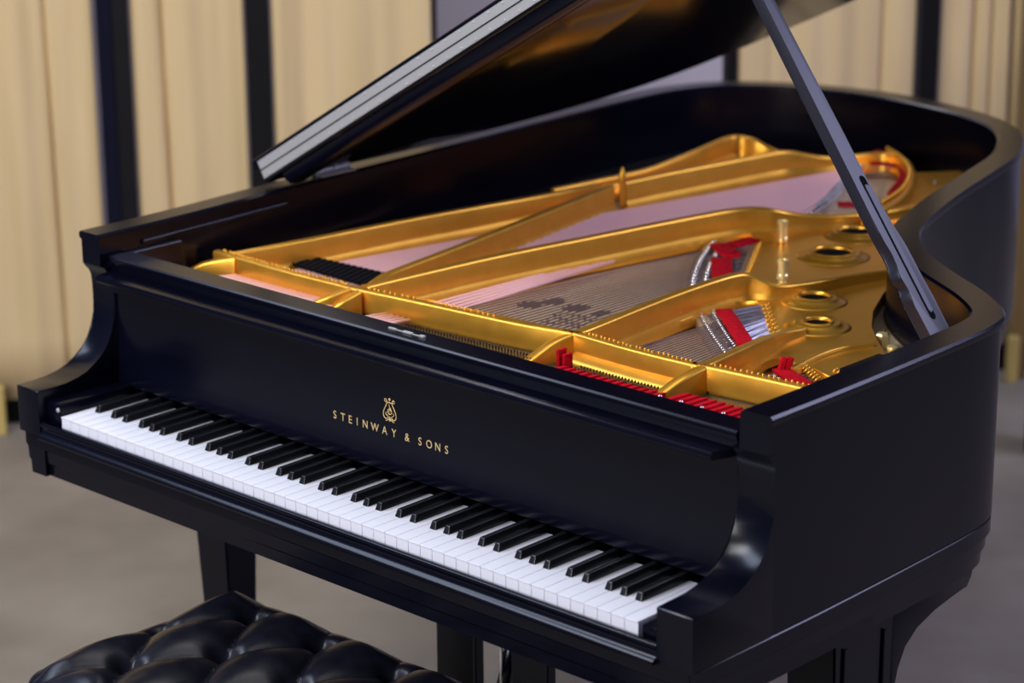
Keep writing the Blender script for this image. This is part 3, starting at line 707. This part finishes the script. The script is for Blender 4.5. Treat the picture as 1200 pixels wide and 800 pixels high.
a, b = [Vector(p) for p in DATA['gold_bar']]
bm = bmesh.new(); tube(bm, [(a.x, a.y, 0.888), (b.x, b.y, 0.888)], 0.0022, 8); obj('locating_bar', bm, M_gold, PL, True)
bm = bmesh.new()
for k1, k2, n in (('tenor_bridge', 'hitch_tenor', 24), ('treble_bridge', 'hitch_treble', 40)):
    A_ = spline([Vector((p[0], p[1], 0.8805)) for p in DATA[k1]], 8); B_ = spline([Vector((p[0], p[1], 0.8865)) for p in DATA[k2]], 8)
    if (A_[0] - B_[0]).length > (A_[0] - B_[-1]).length: B_.reverse()
    for i in range(n):
        f = i / (n - 1); a = A_[min(int(f * (len(A_) - 1)), len(A_) - 1)]; b = B_[min(int(f * (len(B_) - 1)), len(B_) - 1)]
        tube(bm, [a, b], 0.0008, 4)
for i in range(26):
    f = i / 25
    a = Vector((0.455 - .15 * f, 1.39 + .34 * f, 0.885)); b = Vector((0.575 - .20 * f, 1.43 + .36 * f, 0.899))
    if i % 2: tube(bm, [a, b], 0.0007, 4)
o = obj('string_tails', bm, M_tail, P); o['kind'] = 'stuff'
# felt strips woven through the string tails
for k, w in (('felt_tenor1', .036), ('felt_tenor2', .034), ('felt_tenor3', .030), ('felt_treble', .026), ('felt_high', .026), ('felt_bass1', .030), ('felt_bass2', .026), ('felt_bass3', .016)):
    ribbon('felt_strip', [(p[0], p[1], 0) for p in DATA[k]], w, 0.8845 if 'bass' not in k else 0.886, 0.8895 if 'bass' not in k else 0.8925, M_red, P, 0.0006)
fu = DATA['felt_high_up']
for i in (0, 2):
    a, b = Vector(fu[i]), Vector(fu[i + 1])
    bm = bmesh.new(); tube(bm, [(a.x, a.y, 0.886), (a.x + 0.002, a.y + .006, 0.906)], 0.006, 6); obj('felt_strip', bm, M_red, P)
# bass dampers felts
dA, dB, dC, dD = [Vector(p) for p in DATA['damp']]
for i in range(17):
    f = i / 16
    a = dA.lerp(dB, f); b = dC.lerp(dD, f) + (dC.lerp(dD, f) - a) * 0.25
    bm = bmesh.new(); t = (b - a).normalized(); nn = Vector((-t.y, t.x, 0)) * 0.0048
    q = [a - nn, a + nn, b + nn, b - nn]
    prism(bm, [(v.x, v.y) for v in q], 'z', 0.8885, 0.895, bev=0.001)
    obj('damper_felt', bm, M_feltshade, P)
# nose bolts (tall brass posts)
def nosebolt(x, y, base, body, top):
    bm = bmesh.new()
    lathe(bm, [(0.008, base), (0.008, body), (0.0062, body), (0.0062, body + .004), (0.0098, body + .006), (0.0098, body + .012), (0.0085, body + .014), (0.0085, top - .006), (0.0100, top - .005), (0.0100, top), (0.0070, top), (0.0060, top - .006), (0.001, top - .006)], x, y, 24)
    return obj('nose_bolt', bm, M_brass, PL, ang=30)
nosebolt(0.757, 0.915, 0.885, 0.907, 0.945); nosebolt(0.556, 1.18, 0.885, 0.884, 0.927)
bm = bmesh.new(); lathe(bm, [(0.0085, 0.884), (0.0085, 0.902), (0.006, 0.904), (0.001, 0.904)], 0.556, 1.18, 20)
bm = bm; obj('bolt_base', bm, M_gold, PL, ang=40)
bm = bmesh.new(); lathe(bm, [(0.0058, 0.885), (0.0058, 0.933), (0.0035, 0.934), (0.0065, 0.937), (0.0065, 0.948), (0.004, 0.955), (0.0022, 0.960), (0.0008, 0.962)], 0.163, 1.198, 20)
tag(obj('nose_bolt', bm, M_gold, PL, ang=40), 'slender post with a silver tip')
# shelf and bolts inside the prop cut-out
bm = bmesh.new(); lathe(bm, [(0.0115, 0.863), (0.0115, 0.884), (0.009, 0.887), (0.001, 0.887)], 1.012, 0.838, 6); obj('rim_bolt', bm, M_brass, P)
bm = bmesh.new(); lathe(bm, [(0.016, 0.863), (0.016, 0.866), (0.008, 0.868), (0.008, 0.886), (0.0095, 0.888), (0.0095, 0.893), (0.004, 0.895)], 1.075, 0.775, 18); obj('rim_bolt', bm, M_brass, P, ang=30)
for q in ((0.96, 0.915), (0.985, 0.865), (1.11, 0.80)):
    bm = bmesh.new(); lathe(bm, [(0.004, 0.862), (0.004, 0.866), (0.002, 0.867)], q[0], q[1], 12); obj('screw', bm, M_brass, P, True)
ss = [(p.x, p.y) for p in inset(rim_path, T_ + 0.003) if p.x > 0.86 and 0.60 < p.y < 1.15]
bm = bmesh.new(); prism(bm, ss, 'z', 0.8622, 0.8632)
obj('rim_shelf', bm, M_brownboard, P)
bm = bmesh.new(); lathe(bm, [(0.004, 0.884), (0.004, 0.892), (0.002, 0.894)], 0.505, 1.74, 12); obj('rim_screw', bm, M_steel, P, True)

# ------------------------------------------------------------------ lid
th = math.radians(30.1)
O = Vector((-0.108, 0, 1.0)); U = Vector((math.cos(th), 0, math.sin(th))); V = Vector((0, 1, 0)); Nn = Vector((-math.sin(th), 0, math.cos(th)))
def LP(s, y, h): return O + U * s + V * y + Nn * h
lid_out = [(0.0, 0.548), (1.44, 0.548), (1.44, 0.62), (1.425, 0.72), (1.37, 0.81), (1.26, 0.88), (1.13, 0.97), (1.03, 1.10), (0.96, 1.27), (0.90, 1.48), (0.83, 1.65), (0.74, 1.78), (0.63, 1.845), (0.52, 1.845), (0.427, 1.808), (0.356, 1.763), (0.273, 1.692), (0.20, 1.625), (0.140, 1.56), (0.085, 1.46), (0.040, 1.30), (0.012, 1.10), (0.0, 0.9)]
def lid_mesh(pts, h0, h1, bev):
    bm = bmesh.new()
    lo = [bm.verts.new(LP(s, y, h0)) for s, y in pts]; hi = [bm.verts.new(LP(s, y, h1)) for s, y in pts]
    f1 = bm.faces.new(lo); f2 = bm.faces.new(list(reversed(hi))); n = len(pts)
    for i in range(n): bm.faces.new((lo[i], hi[i], hi[(i + 1) % n], lo[(i + 1) % n]))
    bmesh.ops.bevel(bm, geom=list(set(f1.edges) | set(f2.edges)), offset=bev, segments=3, affect='EDGES', profile=0.5)
    return bm
def sm(pts, i0, i1, n=4):
    v = spline([(a, b, 0) for a, b in pts[i0:i1]], n)
    return pts[:i0] + [(q.x, q.y) for q in v] + pts[i1:]
LID = obj('lid', lid_mesh(sm(lid_out, 2, 22), 0.004, 0.0265, 0.003), M_lidblack, P, ang=30)
flap = [(-0.012, 0.548), (1.45, 0.548), (1.45, 0.95), (-0.012, 0.95)]
FL = obj('lid_flap', lid_mesh(flap, 0.0285, 0.0525, 0.004), M_black, LID, ang=30)
def lbox(bm, s0, s1, y0, y1, h0, h1):
    r = bmesh.ops.create_cube(bm, size=1.0)
    for v in r['verts']: v.co = LP(s0 + (v.co.x + .5) * (s1 - s0), y0 + (v.co.y + .5) * (y1 - y0), h0 + (v.co.z + .5) * (h1 - h0))
bm = bmesh.new(); lbox(bm, 0.004, 1.435, 0.5455, 0.548, 0.0110, 0.0262); lbox(bm, 0.004, 1.435, 0.5455, 0.548, 0.0285, 0.0440)
HG = obj('piano_hinge', bm, M_steel, LID)
bm = bmesh.new(); tube(bm, [LP(0.004, 0.5455, 0.0273), LP(1.435, 0.5455, 0.0273)], 0.0013, 8); tag(obj('hinge_pin', bm, M_feltshade, HG, True), 'dark joint line of the hinge')
s_first = None
for i in range(38):
    for hh in (0.0150, 0.0400):
        s = 0.022 + i * 0.037 + (0.010 if hh > .03 else 0)
        if s_first is None:
            bm = bmesh.new(); r = bmesh.ops.create_uvsphere(bm, u_segments=10, v_segments=6, radius=0.0024)
            for v in r['verts']: v.co.y *= 0.45
            s_first = obj('screw', bm, M_steel, HG, True); o = s_first
        else:
            o = s_first.copy(); C.objects.link(o); o.parent = HG; o.matrix_parent_inverse = s_first.matrix_parent_inverse.copy()
        o.location = LP(s, 0.5452, hh)
# batten along the front of the underside
bm = bmesh.new(); rings = []
bp_ = [(0.552, 0.0035), (0.552, -0.012), (0.556, -0.018), (0.564, -0.021), (0.586, -0.021), (0.594, -0.018), (0.598, -0.012), (0.598, 0.0035)]
for s in (0.045, 0.052, 1.37, 1.378):
    k = 0.6 if s in (0.045, 1.378) else 1.0
    rings.append([bm.verts.new(LP(s, 0.575 + (y - 0.575) * (0.9 if k < 1 else 1), 0.0035 + (h - .0035) * k)) for y, h in bp_])
for i in range(3):
    for k in range(8): bm.faces.new((rings[i][k], rings[i + 1][k], rings[i + 1][(k + 1) % 8], rings[i][(k + 1) % 8]))
bm.faces.new(rings[0]); bm.faces.new(rings[-1])
obj('lid_batten', bm, M_black, LID, ang=35)
for s, y in ((0.10, 0.63), (0.22, 0.63), (0.42, 0.625), (0.70, 0.625), (0.95, 0.70), (0.30, 1.66)):
    bm = bmesh.new(); lathe(bm, [(0.0055, 0), (0.0055, 0.003), (0.003, 0.004)], 0, 0, 12)
    for v in bm.verts: v.co = LP(s + v.co.x, y + v.co.y, 0.004 - v.co.z)
    obj('rubber_bumper', bm, M_brass, LID, True)
# lid hinges on the spine
def lid_hinge(y, x):
    bm = bmesh.new()
    tube(bm, [(x, y - 0.045, 1.004), (x, y + 0.045, 1.004)], 0.0045, 12)
    for k in range(4): tube(bm, [(x, y - .042 + k * .023, 1.004), (x, y - .036 + k * .023, 1.004)], 0.0062, 12)
    box(bm, x - .004, x + 0.022, y - .04, y + .04, 0.998, 1.0005)
    return obj('lid_hinge', bm, M_steel, P, ang=40)
lid_hinge(0.70, -0.104)
bm = bmesh.new(); tube(bm, [(-0.10, 0.70, 1.012), (-0.098, 0.71, 1.018)], 0.006, 10); obj('hinge_knob', bm, M_steel, P, True)

# ------------------------------------------------------------------ lid prop
PB = Vector((1.24572521, 0.62, 0.97563679)); PD = Vector((-0.5716675, 0, 0.82048539)); PN = Vector((-0.82048539, 0, -0.5716675))
def PP(l, w, h): return PB + PD * l + Vector((0, w, 0)) + PN * h
# outline of the broad face: (length, width)
right = [(-0.060, 0.044), (-0.055, 0.048), (0.0, 0.048), (0.055, 0.048), (0.085, 0.0435), (0.115, 0.0450), (0.140, 0.0440), (0.165, 0.0395), (0.200, 0.0350), (0.25, 0.0305), (0.32, 0.0305), (0.55, 0.0235), (0.66, 0.022), (0.667, 0.020)]
left = [(0.667, 0.003), (0.66, 0.001), (0.55, 0.0), (0.30, 0.0), (0.20, 0.0), (0.168, -0.001), (0.155, 0.0035), (0.135, 0.0065), (0.116, 0.005), (0.104, -0.002), (0.097, -0.0035), (0.090, 0.0), (0.084, 0.0035), (0.076, 0.0035), (0.070, -0.001), (0.062, -0.0025), (0.054, 0.0), (0.0, 0.0), (-0.055, 0.0), (-0.060, 0.004)]
pol = right + left
bm = bmesh.new()
lo = [bm.verts.new(PP(l, w, 0.0)) for l, w in pol]; hi = [bm.verts.new(PP(l, w, 0.019)) for l, w in pol]
f1 = bm.faces.new(lo); f2 = bm.faces.new(list(reversed(hi)))
for i in range(len(pol)): bm.faces.new((lo[i], hi[i], hi[(i + 1) % len(pol)], lo[(i + 1) % len(pol)]))
bmesh.ops.bevel(bm, geom=list(set(f1.edges) | set(f2.edges)), offset=0.0022, segments=3, affect='EDGES', profile=0.5)
PR = obj('lid_prop', bm, M_prop, P, ang=45)
# groove with the nested short stick
def slot(l0, l1, wc0, wc1, hw, h0, h1, m, name):
    bm = bmesh.new(); pts = []
    for k in range(9):
        a = math.pi / 2 + math.pi * k / 8; pts.append((l0 + hw * math.cos(a), wc0 + hw * math.sin(a)))
    for k in range(9):
        a = -math.pi / 2 + math.pi * k / 8; pts.append((l1 + hw * math.cos(a), wc1 + hw * math.sin(a)))
    lo = [bm.verts.new(PP(l, w, h0)) for l, w in pts]; hi = [bm.verts.new(PP(l, w, h1)) for l, w in pts]
    f = bm.faces.new(lo); bm.faces.new(list(reversed(hi)))
    for i in range(len(pts)): bm.faces.new((lo[i], hi[i], hi[(i + 1) % len(pts)], lo[(i + 1) % len(pts)]))
    bmesh.ops.bevel(bm, geom=list(f.edges), offset=0.0008, segments=2, affect='EDGES')
    return obj(name, bm, m, PR, ang=40)
slot(0.030, 0.252, 0.026, 0.0205, 0.0068, -0.0003, 0.004, M_feltshade, 'prop_groove')
slot(0.040, 0.238, 0.026, 0.0212, 0.0048, -0.0018, 0.003, M_prop, 'short_stick')
# prop hinge on the inside of the rim
bm = bmesh.new(); box(bm, 1.215, 1.277, 0.625, 0.665, 0.863, 0.935, .003)
obj('prop_bracket', bm, M_black, P)
bm = bmesh.new(); box(bm, 1.10, 1.22, 0.60, 0.70, 0.8635, 0.905, .003); obj('prop_block', bm, M_black, P)

# ------------------------------------------------------------------ legs and lyre
def leg(x0, x1, y0, y1, dx0, lab, corbel):
    bm = bmesh.new(); r = bmesh.ops.create_cube(bm, size=1)
    for v in r['verts']:
        b = v.co.z < 0
        v.co = Vector(((x0 + (dx0 if b else 0)) if v.co.x < 0 else x1 - (dx0 * .3 if b else 0), (y0 + (0.02 if b else 0)) if v.co.y < 0 else y1 - (0.02 if b else 0), 0.06 if b else 0.617))
    bmesh.ops.bevel(bm, geom=bm.edges[:], offset=0.003, segments=2, affect='EDGES')
    L = tag(obj('leg', bm, M_black, P), lab)
    bm = bmesh.new(); cx, cy = (x0 + x1) / 2, (y0 + y1) / 2
    tube(bm, [(cx - .014, cy, 0.0245), (cx + .014, cy, 0.0245)], 0.0245, 20); box(bm, cx - .012, cx + .012, cy - .012, cy + .012, 0.03, 0.062)
    obj('caster', bm, M_brass, L, ang=40)
    # recessed panel lines on the outer side
    for xs, sg in (((x1, 1), (x0, -1)) if corbel else ()):
        bm = bmesh.new()
        for ya, yb in ((y0 + .020, y0 + .026), (y1 - .032, y1 - .026)):
            if sg > 0: box(bm, xs - .001, xs + .004, ya, yb, 0.12, 0.590, .001)
            else: box(bm, xs - .004, xs + 0.016, ya, yb, 0.12, 0.590, .001)
        obj('panel_bead', bm, M_black, L)
    if corbel:
        c = [(y1 - 0.01, 0.616), (y1 + 0.20, 0.616), (y1 + 0.195, 0.600), (y1 + 0.184, 0.587), (y1 + .14, 0.5835), (y1 + 0.10, 0.577), (y1 + 0.055, 0.566), (y1 + 0.025, 0.545), (y1 + 0.008, 0.515), (y1 + 0.001, 0.48), (y1 - 0.01, 0.44)]
        bm = bmesh.new(); prism(bm, c, 'x', x0 + .008, x1, bev=0.0025); obj('corbel', bm, M_black, L, ang=35)
    return L
leg(1.205, 1.290, 0.345, 0.492, 0.006, 'right front leg with curved corbel', True)
leg(-0.058, 0.031, 0.300, 0.385, 0.020, 'left front leg', False)
leg(0.20, 0.30, 1.62, 1.72, 0.014, 'rear leg under the tail', False)
LY = obj('pedal_lyre', box(bmesh.new(), 0.49, 0.74, 0.345, 0.405, 0.10, 0.155, .006), M_black, P)
for x0, x1 in ((0.497, 0.585), (0.664, 0.742)):
    bm = bmesh.new(); box(bm, x0, x1, 0.352, 0.375, 0.155, 0.6165, .004); obj('lyre_post', bm, M_black, LY)
bm = bmesh.new(); box(bm, 0.49, 0.75, 0.345, 0.40, 0.597, 0.6165, .003); obj('lyre_top', bm, M_black, LY)
bm = bmesh.new(); tube(bm, [(0.636, 0.36, 0.155), (0.636, 0.36, 0.6)], 0.0032, 10); obj('pedal_rod', bm, M_chrome, LY, True)
bm = bmesh.new(); tube(bm, [(0.66, 0.37, 0.44), (0.60, 0.37, 0.20)], 0.012, 10); obj('lyre_brace', bm, M_black, LY, True)
for x in (0.56, 0.615, 0.67):
    bm = bmesh.new(); box(bm, x - .012, x + .012, 0.24, 0.35, 0.095, 0.108, .004); obj('pedal', bm, M_brass, LY)
bm = bmesh.new(); tube(bm, [(0.615, 0.40, 0.13), (0.615, 0.62, 0.69)], 0.006, 8); obj('lyre_brace', bm, M_brass, LY, True)

# ================================================================== BENCH
BX0, BX1, BY0, BY1 = 0.276, 0.948, -0.335, 0.128
BN = empty('piano_bench', ((BX0 + BX1) / 2, (BY0 + BY1) / 2, 0))
tag(BN, 'black leather piano bench with deep button tufting in front of the keys', 'bench')
def pufz(x, y):
    u = (x - 0.4095) / 0.155; v = (y - 0.040) / 0.1215
    a = u - v / 2; b = u + v / 2
    fa = abs(math.sin(math.pi * a)); fb_ = abs(math.sin(math.pi * b))
    ca = min(1, fa) ** 0.55; cb = min(1, fb_) ** 0.55
    puff = (ca * cb)
    # distance to the nearest button
    ra, rb = round(a), round(b)
    da, db = a - ra, b - rb
    dd = math.hypot((da + db) / 2 * 0.155, (db - da) * 0.1215)
    return puff, dd
def bench_cushion():
    bm = bmesh.new(); nx, ny = 168, 116; g = []
    for i in range(nx + 1):
        row = []
        for j in range(ny + 1):
            x = BX0 + (BX1 - BX0) * i / nx; y = BY0 + (BY1 - BY0) * j / ny
            ex = min(x - BX0, BX1 - x); ey = min(y - BY0, BY1 - y)
            R = 0.062
            qx = max(0, 1 - ex / R); qy = max(0, 1 - ey / R); q = min(1.0, math.hypot(qx, qy))
            edge = math.sqrt(max(0, 1 - q * q))
            e = min(ex, ey)
            puff, dd = pufz(x, y)
            inner = min(1, max(0, (e - 0.02) / 0.05))
            crease = 0.026 * puff - 0.030 * math.exp(-(dd / 0.018) ** 2) 
            # pleats run straight out to the edge
            w = max(0.25, inner)
            z = 0.428 + 0.054 * edge + crease * w
            # round the plan corners
            cxn, cyn = x, y
            rr = 0.055
            kx = BX0 + rr if x < BX0 + rr else (BX1 - rr if x > BX1 - rr else None)
            ky = BY0 + rr if y < BY0 + rr else (BY1 - rr if y > BY1 - rr else None)
            if kx is not None and ky is not None:
                ddx, ddy = x - kx, y - ky; m_ = max(abs(ddx), abs(ddy)); l_ = math.hypot(ddx, ddy)
                if l_ > 0: cxn, cyn = kx + ddx * m_ / l_, ky + ddy * m_ / l_
            row.append(bm.verts.new((cxn, cyn, z)))
        g.append(row)
    for i in range(nx):
        for j in range(ny): bm.faces.new((g[i][j], g[i + 1][j], g[i + 1][j + 1], g[i][j + 1]))
    # skirt down to the frame
    loop = [g[i][0] for i in range(nx + 1)] + [g[nx][j] for j in range(1, ny + 1)] + [g[i][ny] for i in range(nx - 1, -1, -1)] + [g[0][j] for j in range(ny - 1, 0, -1)]
    cur = loop; cxm, cym = (BX0 + BX1) / 2, (BY0 + BY1) / 2
    for k, (dz, sc) in enumerate(((-0.020, 1.006), (-0.045, 1.004), (-0.062, 0.992))):
        nxt = [bm.verts.new((cxm + (v.co.x - cxm) * sc, cym + (v.co.y - cym) * sc, 0.430 + dz)) for v in loop]
        for a in range(len(loop)): bm.faces.new((cur[a], cur[(a + 1) % len(loop)], nxt[(a + 1) % len(loop)], nxt[a]))
        cur = nxt
    bm.faces.new(cur)
    return bm
CU = obj('cushion', bench_cushion(), M_leather, BN, True)
bt = None
for ra in range(-4, 8):
    for rb in range(-4, 8):
        u = (ra + rb) / 2; v = rb - ra
        x = 0.4095 + u * 0.155; y = 0.040 + v * 0.1215
        if BX0 + .04 < x < BX1 - .04 and BY0 + .03 < y < BY1 - .03:
            if bt is None:
                bm = bmesh.new(); r = bmesh.ops.create_uvsphere(bm, u_segments=16, v_segments=8, radius=0.0085)
                for w in r['verts']: w.co.z *= 0.45
                bt = obj('button', bm, M_leather, CU, True); o = bt
            else:
                o = bt.copy(); C.objects.link(o); o.parent = CU; o.matrix_parent_inverse = bt.matrix_parent_inverse.copy()
            o.location = (x, y, 0.4545)
bm = bmesh.new(); box(bm, BX0 + .012, BX1 - .012, BY0 + .012, BY1 - .012, 0.32, 0.369, .003); obj('frame', bm, M_black, BN)
for x in (BX0 + .045, BX1 - .045):
    for y in (BY0 + .045, BY1 - .045):
        bm = bmesh.new(); r = bmesh.ops.create_cube(bm, size=1)
        for v in r['verts']:
            k = 0.018 if v.co.z < 0 else 0.026
            v.co = Vector((x + 2 * k * v.co.x, y + 2 * k * v.co.y, 0.0 if v.co.z < 0 else 0.32))
        bmesh.ops.bevel(bm, geom=bm.edges[:], offset=0.003, segments=2, affect='EDGES'); obj('leg', bm, M_black, BN)
